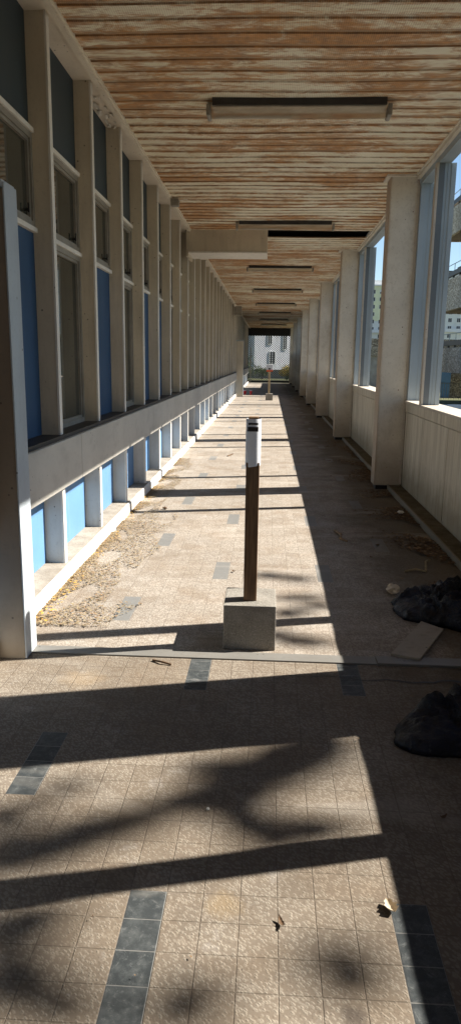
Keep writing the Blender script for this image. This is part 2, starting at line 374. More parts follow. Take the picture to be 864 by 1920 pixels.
def mesh(name, bm, mats, parent=None, loc=(0, 0, 0), smooth=False, local=False):
    """bm in world coordinates unless local; the parent's location is taken off"""
    me = bpy.data.meshes.new(name)
    if parent and not local: bmesh.ops.translate(bm, verts=bm.verts, vec=-Vector(parent.location))
    bmesh.ops.recalc_face_normals(bm, faces=bm.faces)
    bm.to_mesh(me); bm.free()
    for m in (mats if isinstance(mats, (list, tuple)) else [mats]): me.materials.append(M[m] if isinstance(m, str) else m)
    if smooth:
        for p in me.polygons: p.use_smooth = True
    o = bpy.data.objects.new(name, me); o.location = loc
    return link(o, parent)
def cyl(bm, p0, p1, r0, r1=None, n=10, cap=True):
    p0, p1 = Vector(p0), Vector(p1); r1 = r0 if r1 is None else r1
    q = (p1-p0).to_track_quat('Z', 'Y'); a = []; b = []
    for i in range(n):
        t = 2*math.pi*i/n; d = q @ Vector((math.cos(t), math.sin(t), 0)); a.append(bm.verts.new(p0+d*r0)); b.append(bm.verts.new(p1+d*r1))
    for i in range(n): bm.faces.new((a[i], a[(i+1) % n], b[(i+1) % n], b[i]))
    if cap: bm.faces.new(a[::-1]); bm.faces.new(b)
def copy_part(o, parent, loc):
    c = o.copy(); COL.objects.link(c); c.parent = parent; c.location = loc; return c

Y0, Y1 = -4.0, 47.5      # ends of the walkway
CEIL = 3.50
XL = -1.50               # plane of the left infill panels

# ---------------------------------------------------------------- ground, floor
def terrain():
    bm = bmesh.new()
    xs = [-3000, -800, -200, -60, -20, -8, -4, -2.5, -1.9, 2.1, 3, 4.5, 7, 10, 14, 20, 40, 120, 500, 3000]
    ys = [-3000, -600, -100, -30, -10, 0, 10, 20, 30, 40, 44, 47.4, 48, 50, 53, 58, 70, 100, 200, 500, 1500, 5000]
    def z(x, y):
        far = min(1, max(0, (y-44)/3.4)); side = 1-min(1, max(0, (x-2.1)/3.))
        return -.62 + .55*far*side
    g = [[bm.verts.new((x, y, z(x, y))) for x in xs] for y in ys]
    for j in range(len(ys)-1):
        for i in range(len(xs)-1): bm.faces.new((g[j][i], g[j][i+1], g[j+1][i+1], g[j+1][i]))
    tag(mesh('ground', bm, 'ground'), kind='structure')
terrain()
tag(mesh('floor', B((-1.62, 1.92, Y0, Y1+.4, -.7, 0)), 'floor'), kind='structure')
tag(mesh('yard', B((2.6, 40, -20, 33.2, -.75, -.58)), 'asphalt'), kind='structure')

# ---------------------------------------------------------------- ceiling and roof
def ceiling(y0, y1, name, x0=-1.31, x1=1.56, label=None):
    bm = bmesh.new(); r = random.Random(3)
    prof = []; y = y0
    k = math.ceil(y0/.2)
    while True:
        a = k*.2-.2+.002
        s = r.uniform(-.004, .004)
        for yy, zz in ((a, CEIL+s), (a+.146, CEIL+s), (a+.150, CEIL+.009), (a+.192, CEIL+.009), (a+.196, CEIL+s)):
            if y0 <= yy <= y1: prof.append((yy, zz))
        k += 1
        if k*.2-.2 > y1: break
    xs = [x0+(x1-x0)*i/12 for i in range(13)]
    g = []
    for yy, zz in prof:
        g.append([bm.verts.new((x, yy, zz + .004*math.sin(x*3+yy*1.7))) for x in xs])
    for j in range(len(g)-1):
        for i in range(12): bm.faces.new((g[j][i], g[j][i+1], g[j+1][i+1], g[j+1][i]))
    return tag(mesh(name, bm, 'ceiling'), kind='structure')
ceiling(Y0, 11.98, 'ceiling'); ceiling(12.42, Y1, 'ceiling')
tag(mesh('roof', B((-2.2, 1.88, Y0, Y1+.3, 3.62, 3.86)), 'roof'), kind='structure')

# ---------------------------------------------------------------- left facade
PITCH = 1.078; YM0 = 3.575
fac = thing('facade_wall', (-1.5, Y0, 0), 'long facade wall of cream mullions, blue panels and windows along the left side', 'wall')
mesh('backing_wall', B((-1.75, -1.56, Y0, Y1, 0, 3.6)), 'dark', fac)
def kerb_bm():
    bm = bmesh.new(); r = random.Random(5); n = 260; rows = []
    for i in range(n+1):
        y = Y0+(Y1-Y0)*i/n; e = r.uniform(-.005, .005)
        rows.append([bm.verts.new(p) for p in ((-1.33+e*.4, y, 0), (-1.332+e, y, .095), (-1.343+e, y, .108+e*.4), (-1.56, y, .112))])
    for a, b in zip(rows, rows[1:]):
        for i in range(3):
            f = bm.faces.new((a[i], a[i+1], b[i+1], b[i])); f.material_index = 1 if i == 2 else 0
    return bm
mesh('kerb', kerb_bm(), ['kerb', 'kerbtop'], fac)
def band_seg(y0, y1): return B((-1.545, -1.33, y0, y1, .645, .965), bevel=.008)
ys = [Y0, -1.45, 1.79, 5.03, 8.26, 11.5, 14.7, 17.95, 21.2, 24.4, 27.65, 30.9, 34.1, 37.35, 40.6, 43.8, Y1]
for a, b in zip(ys, ys[1:]): mesh('band_panel', band_seg(a+.002, b-.002), 'band', fac)
mesh('band_rail', B((-1.545, -1.352, Y0, Y1, .965, .992)), 'dark', fac)
mesh('soffit_board', B((-1.56, -1.335, Y0, Y1, CEIL, CEIL+.03)), 'soffit', fac)
mesh('ceiling_trim', B((-1.335, -1.30, Y0, 11.898, CEIL-.035, CEIL+.034), (-1.30, -1.285, Y0, 11.898, CEIL-.012, CEIL+.034), (-1.335, -1.30, 12.58, Y1, CEIL-.035, CEIL+.034)), 'trim', fac)

# prototypes in local coordinates: y = 0 at the near face of a mullion
L = lambda *b, bevel=0: B(*b, bevel=bevel)
# mullion: side face darker brown, front edge pale
def mull_bm(z0, z1, w=.052):
    bm = bmesh.new(); box(bm, -.06, .117, 0, w, z0, z1, 0)
    box(bm, .117, .131, -.003, w+.003, z0, z1, 1)
    return bm
um = mesh('mullion', mull_bm(.992, CEIL), ['mullion', 'white_edge'], fac, (0, 0, 0), local=True)
lm = mesh('lower_mullion', mull_bm(.104, .645), ['lower_mullion', 'white_edge'], fac, local=True)
IN0, IN1 = .054, PITCH-.001
tr = mesh('transom', L((-.03, .032, IN0, IN1, 2.255, 2.285), bevel=.004), 'white_edge', fac, local=True)
sp = mesh('spandrel_panel', L((-.03, 0, IN0, IN1, 2.862, CEIL)), 'spandrel', fac, local=True)
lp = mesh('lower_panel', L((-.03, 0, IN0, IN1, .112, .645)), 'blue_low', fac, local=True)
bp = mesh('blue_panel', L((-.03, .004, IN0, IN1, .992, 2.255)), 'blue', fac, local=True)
def frame_bm(z0, z1, t=.035):
    return L((-.04, .018, IN0, IN0+t, z0, z1), (-.04, .018, IN1-t, IN1, z0, z1), (-.04, .018, IN0+t, IN1-t, z1-t, z1), (-.04, .018, IN0+t, IN1-t, z0, z0+t),
             (-.04, .006, IN0+t, IN0+t+.02, z0+t, z1-t), (-.04, .006, IN1-t-.02, IN1-t, z0+t, z1-t), (-.04, .006, IN0+t+.02, IN1-t-.02, z1-t-.02, z1-t), (-.04, .006, IN0+t+.02, IN1-t-.02, z0+t, z0+t+.02))
def win(name, z0, z1, latch):
    f = mesh(name, frame_bm(z0, z1), 'alu', fac, local=True)
    g = mesh('glass_pane', L((-.03, -.012, IN0+.055, IN1-.055, z0+.055, z1-.055)), 'glass', f, local=True)
    kids = [g]
    if latch:
        bm = bmesh.new(); cyl(bm, (-.012, IN1-.10, z0+.09), (.012, IN1-.10, z0+.09), .009); box(bm, .008, .016, IN1-.105, IN1-.095, z0+.075, z0+.13)
        kids.append(mesh('latch', bm, 'black', f, local=True))
        bm = bmesh.new(); cyl(bm, (-.012, IN0+.14, z1-.10), (.008, IN0+.14, z1-.10), .018); cyl(bm, (.008, IN0+.14, z1-.13), (.008, IN0+.14, z1-.09), .008)
        kids.append(mesh('latch', bm, 'black', f, local=True))
    return f, kids
sw = win('transom_window', 2.285, 2.832, True)
tw = win('tall_window', .992, 2.255, False)
blue_bays = {-7, -5, -3, -1, 0, 2, 4, 5, 8, 10, 13, 15, 16, 19, 22, 24, 27, 29, 31, 34, 36, 38}
first = {}
def place(o, y, kids=None):
    key = o.name
    if key not in first:
        first[key] = True; o.location = (0, y, 0); return
    c = copy_part(o, fac, (0, y, 0))
    for g in kids or []: copy_part(g, c, (0, 0, 0))
for k in range(-7, 41):
    y = YM0+PITCH*k - Y0
    if y < .02 or y+PITCH > Y1-Y0: continue
    place(um, y); place(lm, y)
    for zz in (0, .577):
        c = tr if ('tr' not in first) else tr.copy()
        if c is not tr: COL.objects.link(c); c.parent = fac
        first['tr'] = True; c.location = (0, y, zz)
    place(sp, y); place(lp, y); place(sw[0], y, sw[1])
    if k in blue_bays: place(bp, y)
    else: place(tw[0], y, tw[1])
# peeling soffit paint
bm = bmesh.new()
for i in range(16):
    cy = 6.05+rnd.random()*.75; cx = -1.37-rnd.random()*.1; s = rnd.uniform(.012, .03)
    vs = [bm.verts.new((cx+s*math.cos(a)*rnd.uniform(.6, 1.2), cy+s*1.6*math.sin(a), CEIL-.002-rnd.random()*.03)) for a in (0, 1.3, 2.5, 3.9, 5.2)]
    bm.faces.new(vs)
mesh('peeling_paint', bm, 'white_edge', fac)

# ---------------------------------------------------------------- right side: pillars and parapet bays
PC = [3.25+5.4*0, 8.60, 14.0, 19.4, 24.8, 30.2, 35.6, 41.0, 46.4]
PC = [-2.2]+PC
ordn = ['first', 'second', 'third', 'fourth', 'fifth', 'sixth', 'seventh', 'eighth', 'ninth']
def pillar_mesh(parent, y0, y1):
    mesh('shaft', B((1.28, 1.598, y0, y1, .05, CEIL+.02), bevel=.007), 'pillar', parent)
    mesh('plinth', B((1.305, 1.58, y0+.02, y1-.02, 0, .05)), 'black', parent)
    mesh('outer_casing', B((1.601, 1.66, y0-.07, y1+.07, 1.06, 3.42), (1.66, 1.755, y0-.055, y1+.055, 1.06, 3.42), (1.755, 1.775, y0-.07, y1+.07, 1.06, 3.42), (1.70, 1.715, y0-.061, y0-.053, 1.06, 3.42), (1.735, 1.741, y0-.061, y0-.053, 1.06, 3.42)), 'steel_grey', parent)
    mesh('outer_block', B((1.66, 1.90, y0-.02, y1+.02, -.62, 1.06)), 'parapet', parent)
    mesh('corner_strip', B((1.575, 1.60, y0-.012, y0-.001, .07, 3.40)), 'sill', parent)
    mesh('top_trim', B((1.235, 1.56, y0-.045, y0-.002, CEIL-.022, CEIL+.03), (1.235, 1.279, y0-.002, y1, CEIL-.022, CEIL+.03)), 'trim', parent)
for i, yc in enumerate(PC):
    if i <= 1:
        lab = ['cream concrete pillar behind the camera at the right', 'wide cream pillar beside the threshold strip, just out of view at the right'][i]
    else:
        lab = ['nearest whole cream pillar on the right, rust-stained along its outer edge', 'second cream pillar from the camera on the right, leaves at its foot',
               'third visible cream pillar on the right', 'fourth visible cream pillar on the right', 'fifth visible cream pillar on the right', 'sixth visible cream pillar on the right, far along',
               'seventh visible cream pillar on the right, near the grille gate', 'last cream pillar on the right, against the grille gate'][i-2]
    p = thing('pillar', (1.44, yc, 0), lab, 'pillar', 'cream pillars along the right side')
    a, b = (3.10, 3.53) if i == 1 else (yc-.135, yc+.135)
    pillar_mesh(p, a, b)

def fin(parent, y):
    f = mesh('window_post', B((1.66, 1.77, y-.02, y+.02, 1.062, 3.40), (1.69, 1.696, y-.026, y-.02, 1.062, 3.40), (1.725, 1.77, y-.03, y-.02, 1.062, 3.40)), 'steel_grey', parent)
    mesh('post_core', B((1.602, 1.66, y-.032, y+.032, 1.062, 3.40)), 'steel_dark', f, loc=-Vector(parent.location), local=True)
    mesh('inner_edge', B((1.578, 1.602, y-.038, y+.038, 1.04, 3.40), bevel=.002), 'sill', f, loc=-Vector(parent.location), local=True)
for i, (a, b) in enumerate(zip(PC, PC[1:]+[51.8])):
    y0 = (3.53 if i == 1 else a+.137); y1 = (3.10 if i == 0 else b-.137)
    if i == len(PC)-1: y1 = Y1-.05
    names = ['parapet bay behind the camera', 'nearest stained cream parapet bay with open window, beside the black bags', 'second parapet bay on the right, past the nearest whole pillar']
    lab = names[i] if i < 3 else ordn[i-1]+' parapet bay from the camera on the right, with open window above'
    pr = thing('parapet_wall', (1.6, (y0+y1)/2, 0), lab, 'parapet', 'parapet bays between the right-hand pillars')
    # panels at the 1.08 m module
    cuts = [y0]
    base = b if i < len(PC)-1 else 51.8
    k = 1
    tmp = []
    while base-1.08*k+.5 > y0+.3:
        yy = base-1.08*k+.0
        if y0+.15 < yy < y1-.15: tmp.append(yy)
        k += 1
    cuts = [y0]+sorted(tmp)+[y1]
    for c0, c1 in zip(cuts, cuts[1:]):
        o = mesh('wall_panel', B((1.605, 1.66, c0+.007, c1-.007, .04, .925), bevel=.004), 'parapet', pr)
    mesh('panel_backing', B((1.63, 1.85, y0, y1, -.62, 1.03)), 'dark', pr)
    mesh('top_rail', B((1.600, 1.64, y0, y1, .931, 1.03)), 'parapet', pr)
    mesh('sill', B((1.575, 1.84, y0, y1, 1.035, 1.06), bevel=.003), 'sill', pr)
    if i == 0: mesh('unseen_raised_infill', B((1.62, 1.75, y0, 1.15, 1.062, 3.398)), 'door_steel', pr)  # added out of view, full height, to cut bounce light near the camera
    if y1 > 32.6: mesh('unseen_raised_infill', B((1.62, 1.75, max(y0, 32.55), y1, 1.062, 1.86)), 'parapet', pr)
    mesh('kerb', B((1.455, 1.604, y0-.2 if i else y0, y1, 0, .055), bevel=.004), 'moss', pr)
    mesh('kerb_edge', B((1.440, 1.454, y0-.2 if i else y0, y1, 0, .062)), 'kerbedge', pr)
    mesh('window_header', B((1.60, 1.72, y0, y1, 3.40, 3.615)), 'steel_grey', pr)
    mesh('ceiling_trim', B((1.562, 1.598, y0, y1, CEIL-.045, CEIL+.03), (1.545, 1.562, y0, y1, CEIL-.012, CEIL+.03)), 'trim', pr)
    for s in ([2.33-.0] if i == 0 else [4.33, 7.60] if i == 1 else [a+1.08, b-1.08]):
        if y0 < s < y1: fin(pr, s)

tag(mesh('added_end_wall', B((-1.75, 1.9, Y0-.2, Y0-.002, -.6, 3.6)), 'door_steel'), 'unseen dark end wall added behind the camera to cut the light there', 'wall')  # unseen closure added to darken the shade around the camera

# ---------------------------------------------------------------- boxed beam across the ceiling
bt = thing('boxed_beam', (-.7, 12.24, 3.12), 'cream boxed beam dropping below the ceiling, from the left wall to mid-width', 'beam')
mesh('casing', B((-1.334, -.08, 11.9, 12.56, 3.175, 3.60), bevel=.006), 'mullion', bt)
mesh('under_board', B((-1.334, -.078, 11.885, 12.58, 3.15, 3.173)), 'white_edge', bt)
mesh('end_post', B((-1.37, -1.336, 11.9, 12.56, 3.10, 3.50)), 'mullion', bt)

# ---------------------------------------------------------------- ceiling lights
def light_fixture(y, idx):
    lab = ('nearest ceiling light, long grimy clear cover with a half-missing white tube' if idx == 0 else 'second ceiling light from the camera, just before the boxed beam' if idx == 1 else
           ordn[idx]+' ceiling light from the camera, long and narrow')
    t = thing('ceiling_light', (.17, y, 3.40), lab, 'ceiling light', 'strip lights across the ceiling')
    mesh('housing', B((-.50, .86, y-.115, y+.10, 3.475, 3.53), (-.50, .86, y-.115, y-.100, 3.45, 3.475)), 'dark', t)
    mesh('end_cap', B((-.55, -.515, y-.085, y+.085, 3.385, 3.475), bevel=.015), 'alu', t); mesh('end_cap', B((.875, .91, y-.085, y+.085, 3.385, 3.475), bevel=.015), 'alu', t)
    mesh('reflector', B((-.50, .86, y-.07, y+.02, 3.45, 3.474), (-.50, .86, y+.02, y+.09, 3.462, 3.474)), 'cream_pl', t)
    bm = bmesh.new(); cyl(bm, (-.49, y+.055, 3.418), (.13, y+.055, 3.418), .019, n=12)
    mesh('tube', bm, 'tube', t, smooth=False)
    # open-topped clear trough: rounded profile
    bm = bmesh.new(); pr = []
    for i in range(15):
        a = math.pi*i/14; pr.append((-.095*math.cos(a), -.085*math.sin(a)**.6))
    rows = [[bm.verts.new((x, y+p, 3.475+q)) for p, q in pr] for x in (-.513, .18, .873)]
    for r0, r1 in zip(rows, rows[1:]):
        for i in range(14): bm.faces.new((r0[i], r0[i+1], r1[i+1], r1[i]))
    mesh('cover', bm, 'clear', t, smooth=True)
for i in range(8): light_fixture(6.22-.05*(i==1)+5.06*i+(0 if i < 4 else .1), i)

# ---------------------------------------------------------------- left steel posts and small boxes on the wall
def steel_post(x0, x1, y0, y1, lab, mat='door_steel'):
    t = thing('steel_post', ((x0+x1)/2, (y0+y1)/2, 0), lab, 'post', 'grey steel posts standing out from the left wall')
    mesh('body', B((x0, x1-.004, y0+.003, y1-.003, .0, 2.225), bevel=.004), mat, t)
    mesh('edge_plate', B((x1-.003, x1+.004, y0, y1, .005, 2.25)), 'door_edge', t)
    mesh('cap', B((x0, x1-.005, y0-.004, y1, 2.228, 2.262), bevel=.003), 'door_edge', t)
steel_post(-1.78, -1.19, 3.30, 3.46, 'tall grey steel post at the left edge, nearest the camera, scuffed and painted paler with floor bounce at its foot')
steel_post(-1.42, -1.07, 29.9, 30.06, 'pale post far down the left wall beside the red cups', 'mullion')
t = thing('junction_box', (-1.29, 9.65, 3.42), 'small grey junction box clipped on the left ceiling trim', 'electrical box')
mesh('case', B((-1.30, -1.20, 9.58, 9.70, 3.40, 3.48), bevel=.008), 'alu', t)
bm = bmesh.new(); cyl(bm, (-1.25, 9.70, 3.44), (-1.28, 9.92, 3.46), .008); cyl(bm, (-1.22, 9.66, 3.47), (-1.10, 9.72, 3.50), .006)
mesh('cable', bm, 'cream_pl', t)
t = thing('junction_box', (-1.26, 27.0, 3.25), 'larger box high on the left wall near the far end', 'electrical box')
mesh('case', B((-1.335, -1.06, 26.9, 27.2, 3.08, 3.40), bevel=.01), 'alu', t)
bm = bmesh.new(); cyl(bm, (-1.3, 26.8, 3.40), (-1.3, 26.5, 3.46), .03)
mesh('cable', bm, 'cream_pl', t)

# ---------------------------------------------------------------- bollards
def concrete_base(t, x0, x1, y0, y1, h, hole):
    bm = B((x0, x1, y0, y1, 0, h), bevel=.006)
    mesh('concrete_block', bm, 'block', t)
t = thing('bollard', (-.07, 3.66, 0), 'near bollard, brown wooden post with white sleeve standing in a concrete block', 'bollard', 'wooden posts set in concrete blocks')
concrete_base(t, -.207, .067, 3.513, 3.815, .245, True)
px, py, hs = -.072, 3.625, .0345
mesh('post', B((px-hs, px+hs, py-hs, py+hs, .245, .985), (px-.025, px+.025, py-.025, py+.025, .985, 1.216), bevel=.003), 'wood', t)
def sleeve_bm():
    bm = bmesh.new(); prof = []; s = .0385; r = .030
    for q, (cx, cy) in enumerate(((1, 1), (-1, 1), (-1, -1), (1, -1))):
        for i in range(5):
            a = math.pi/2*(q+i/4); prof.append((cx*(s-r)+r*math.cos(a), cy*(s-r)+r*math.sin(a)))
    n = len(prof); rings = []
    for z, k in ((.965, 1.), (.97, 1.015), (1.06, 1.0), (1.12, 1.012), (1.16, .995), (1.20, 1.0), (1.207, .97)):
        rings.append([bm.verts.new((px+a*k+rnd.uniform(-.0005, .0005), py+b*k, z+(0 if z > .97 else .004*math.sin(a*40)))) for a, b in prof])
    for r0, r1 in zip(rings, rings[1:]):
        for i in range(n): bm.faces.new((r0[i], r0[(i+1) % n], r1[(i+1) % n], r1[i]))
    return bm
mesh('sleeve', sleeve_bm(), 'white_pl', t, smooth=True)
mesh('dark_rim', B((px-.026, px+.024, py-.0405, py-.0392, 1.178, 1.188)), 'dark', t)
mesh('black_label', B((px-.030, px+.025, py-.0415, py-.0395, 1.145, 1.168)), 'black', t)
t = thing('bollard', (.02, 27.3, 0), 'far bollard, pale wooden post carrying a white and orange box', 'bollard', 'wooden posts set in concrete blocks')
concrete_base(t, -.115, .155, 27.1, 27.4, .245, True)
mesh('post', B((-.03, .045, 27.21, 27.285, .245, 1.06), bevel=.004), 'wood_light', t)
bx = mesh('sign_box', B((-.115, .145, 27.16, 27.33, 1.115, 1.33), bevel=.012), 'white_pl', t)
mesh('orange_strip', B((-.10, .13, 27.15, 27.158, 1.06, 1.125)), 'orange', t)
mesh('dark_mark', B((-.03, .045, 27.15, 27.158, 1.14, 1.19)), 'black', t)

for x, y, lab in ((-1.03, 31.3, 'left one of two small red cups on the floor near the far gate'), (-.77, 31.2, 'right one of two small red cups on the floor near the far gate')):
    t = thing('plastic_cup', (x, y, 0), lab, 'cup', 'red cups near the far gate')
    bm = bmesh.new(); cyl(bm, (x, y, 0), (x, y, .17), .045, .06, n=16); mesh('cup_body', bm, 'red', t, smooth=False)
    bm = bmesh.new(); cyl(bm, (x, y, .17), (x, y, .185), .063, n=16); mesh('rim', bm, 'white_pl', t)

# ---------------------------------------------------------------- threshold strip and cracked joint
tag(mesh('threshold_strip', B((-1.33, .58, 3.375, 3.465, .0, .008), (.582, 1.45, 3.372, 3.462, .0, .014), bevel=.002), 'threshold'),
    'grey metal threshold strip crossing the tiled floor under the concrete block', 'floor strip')
bm = bmesh.new(); pts = []
x = .10
while x < 1.44:
    pts.append((x, 3.205 + .012*math.sin(x*7)+.008*math.sin(x*23)+rnd.uniform(-.009, .009), .0015+.009*min(1, max(0, x-.15))*rnd.uniform(.4, 1.4))); x += .045
for i, (a, b) in enumerate(zip(pts, pts[1:])):
    vs = [bm.verts.new((a[0], a[1]-a[2], .004)), bm.verts.new((b[0], b[1]-b[2], .004)), bm.verts.new((b[0], b[1]+b[2], .004)), bm.verts.new((a[0], a[1]+a[2], .004))]
    bm.faces.new(vs)
tag(mesh('floor_crack', bm, 'black'), kind='structure')

# ---------------------------------------------------------------- bin bags
def bag(outline, peak, hts, seed, label):
    """closed crumpled sheet: footprint outline, apex, sharp folds running off the apex"""
    bm = bmesh.new(); NA, NR = 200, 60
    ol = [Vector(p) for p in outline]; c = Vector(peak)
    def edge(a):
        d = Vector((math.cos(a), math.sin(a))); best = .2
        for p, q in zip(ol, ol[1:]+ol[:1]):
            e = q-p; den = d.x*e.y-d.y*e.x
            if abs(den) < 1e-9: continue
            t = ((p.x-c.x)*e.y-(p.y-c.y)*e.x)/den; s = ((p.x-c.x)*d.y-(p.y-c.y)*d.x)/den
            if t > 0 and -1e-6 <= s <= 1+1e-6: best = t
        return best
    E0 = [edge(2*math.pi*i/NA) for i in range(NA)]
    E1 = [sum(E0[(i+k) % NA] for k in range(-4, 5))/9 for i in range(NA)]
    off = Vector((seed*3.1, seed*1.7, 0))
    ridge = lambda p: 1-min(1, abs(noise.noise(p))*3.2)
    top = None; rings = []
    for j in range(0, NR+1):
        t = j/NR; ring = []
        for i in range(NA):
            a = 2*math.pi*i/NA; R = E1[i]*(1+.07*noise.noise(Vector((math.cos(a)*4, math.sin(a)*4, seed)))*t+.02*ridge(Vector((math.cos(a)*9, math.sin(a)*9, seed))))
            x = c.x+math.cos(a)*R*t; y = c.y+math.sin(a)*R*t
            p = Vector((x, y, 0))*5+off; wv = Vector((noise.noise(p*.9), noise.noise(p*.9+Vector((9, 0, 0))), 0))*1.3
            big = noise.noise(p*.55+wv*.3)
            r1 = ridge(p*.8+wv); r2 = ridge(p*1.9+wv*1.4+Vector((4, 4, 0))); r3 = ridge(p*4.2+wv*2)
            env = (1-t**3)**.6
            v1 = noise.voronoi(p*1.1+wv*.6)[0]; v2 = noise.voronoi(p*3.1+wv)[0]
            z = hts*env*(.52+.45*big+.25*r1**1.5)+.070*(v1[1]-v1[0])*env+.045*(v2[1]-v2[0])*env
            if j == 0: z = hts*.8
            z = max(.004+.012*r2*(1-t), z) if t < 1 else .003
            if 0 < t <= .12: z = z*(t/.12)+hts*.8*(1-t/.12)
            rad = (.02*noise.noise(p*1.6+wv)+.012*r1)*min(1, t*3)
            ring.append(bm.verts.new((x+math.cos(a)*rad, y+math.sin(a)*rad, z)) if j else None)
        if j == 0: top = bm.verts.new((c.x, c.y, hts*.8))
        else: rings.append(ring)
    for i in range(NA): bm.faces.new((top, rings[0][i], rings[0][(i+1) % NA]))
    for a, b in zip(rings, rings[1:]):
        for i in range(NA): bm.faces.new((a[i], b[i], b[(i+1) % NA], a[(i+1) % NA]))
    bm.faces.new(rings[-1][::-1])
    o = mesh('bin_bag', bm, 'bag', smooth=True)
    return tag(o, label, 'bin bag', 'black bin bags on the floor')
bag([(.79, 4.20), (.84, 4.02), (1.0, 3.95), (1.15, 3.86), (1.43, 3.84), (1.44, 4.45), (1.2, 4.62), (1.0, 4.5), (.85, 4.38)], (1.16, 4.22), .17, 3,
    'crumpled black bin bag beyond the threshold strip, against the right-hand kerb')
bag([(.545, 2.68), (.60, 2.55), (.75, 2.53), (1.1, 2.50), (1.3, 2.6), (1.35, 2.95), (1.1, 3.1), (.86, 3.0), (.68, 2.86), (.60, 2.80)], (1.02, 2.80), .165, 8,
    'crumpled black bin bag nearer the camera, on the near side of the threshold strip')

# loose board
bm = bmesh.new()
P4 = [(.663, 3.475, .012), (.800, 3.415, .016), (1.02, 3.85, .012), (.92, 3.97, .01)]
lo = [bm.verts.new(p) for p in P4]; hi = [bm.verts.new((a, b, c+.012)) for a, b, c in P4]
bm.faces.new(hi); bm.faces.new(lo[::-1])
for i in range(4): bm.faces.new((lo[i], lo[(i+1) % 4], hi[(i+1) % 4], hi[i]))
tag(mesh('board', bm, 'board'), 'loose grey-brown board offcut lying on the threshold strip beside the bin bag', 'board')

# ---------------------------------------------------------------- small rubbish
def crumple(name, loc, s, mat, label, cat, sq=(1, 1, .6), seed=1, sub=3):
    bm = bmesh.new(); bmesh.ops.create_icosphere(bm, subdivisions=sub, radius=1)
    for v in bm.verts:
        n1 = noise.noise(v.co*1.7+Vector((seed, 0, 0)))*.5+noise.noise(v.co*4+Vector((0, seed, 0)))*.25
        v.co = Vector((v.co.x*sq[0], v.co.y*sq[1], v.co.z*sq[2]))*s*(1+n1)
    zmin = min(v.co.z for v in bm.verts)
    bmesh.ops.translate(bm, verts=bm.verts, vec=(0, 0, -zmin))
    o = mesh(name, bm, mat); o.location = loc
    return tag(o, label, cat)
def curled_leaf(name, loc, ln, wd, curl, rot, mat, label, cat, seed=1):
    bm = bmesh.new(); r = random.Random(seed); g = []
    for i in range(13):
        u = i/12; row = []; wv = math.sin(math.pi*u**.8)**.8*wd*(1+.2*math.sin(u*22+seed))
        for j in range(7):
            v = j/6*2-1
            a = v*curl
            row.append(bm.verts.new(((u-.5)*ln, math.sin(a)*wv/max(.3, curl), (1-math.cos(a))*wv*.9+.012*(u-.5)**2*4+.002*r.random()+.003)))
        g.append(row)
    for a, b in zip(g, g[1:]):
        for j in range(6): bm.faces.new((a[j], a[j+1], b[j+1], b[j]))
    bmesh.ops.remove_doubles(bm, verts=bm.verts, dist=.0002)
    o = mesh(name, bm, mat, smooth=True); o.location = loc; o.rotation_euler = (0, 0, rot); return tag(o, label, cat)
crumple('stone', (1.35, 7.05, .002), .028, 'white_edge', 'pale rounded stone in the leaves beside the right-hand kerb', 'stone', seed=2)
crumple('paper_scrap', (.85, 4.52, .002), .04, 'paper', 'crumpled pale paper scrap poking out left of the black bag', 'paper scrap', (1, 1.1, .7), 5)
curled_leaf('dead_leaf', (.375, 1.73, .002), .055, .022, 1.2, 1.9, 'paper', 'curled pale dead leaf on the sunlit edge near the dark tiles', 'leaf', 9)
curled_leaf('dead_leaf', (.07, 1.655, .002), .042, .008, 1.0, 1.9, 'litter_dark', 'small dark curled leaf alone on sunlit tiles in the foreground', 'leaf', 4)
for i, (x, y, ln, wd, cu, ro, lab) in enumerate((
        (.62, 2.15, .03, .008, .9, .5, 'tiny dark leaf in the shade right of the lit floor edge'),
        (-.22, 4.9, .035, .012, .9, 2.2, 'small brown leaf on the sunlit floor left of the near bollard'),
        (.93, 5.75, .045, .02, 1.1, 1.0, 'brown curled leaf lying in the shade above the black bag'))):
    curled_leaf('dead_leaf', (x, y, .002), ln, wd, cu, ro, 'litter_dark', lab, 'leaf', i+20)
crumple('pebble', (-.17, 2.14, .002), .006, 'white_edge', 'tiny white pebble between the two foreground shadow bars', 'pebble', seed=6, sub=2)
crumple('stone', (-1.02, 7.0, .002), .02, 'litter_dark', 'dark small stone in the dry litter along the left kerb', 'stone', seed=7)
def twig(pts, r, label, mat='litter_mid'):
    bm = bmesh.new()
    for a, b in zip(pts, pts[1:]): cyl(bm, a, b, r, r*.8, n=6)
    return tag(mesh('twig', bm, mat), label, 'twig')
twig([(-.55, 3.33, .006), (-.50, 3.30, .012), (-.45, 3.285, .006)], .006, 'short dark twig on the near side of the threshold strip', 'litter_dark')
twig([(.62, 6.25, .008), (.66, 6.05, .02), (.645, 5.95, .008), (.69, 5.86, .01)], .011, 'crooked twig lying mid-floor in the shade', 'litter_mid')
twig([(1.02, 5.02, .01), (1.10, 5.05, .02), (1.17, 5.02, .012), (1.21, 5.22, .03), (1.27, 5.35, .01)], .009, 'bent pale twig among leaves above the black bag', 'litter_straw')
twig([(-.62, 11.1, .006), (-.55, 11.35, .01)], .012, 'short stick on the sunlit floor ahead of the beam', 'litter_dark')

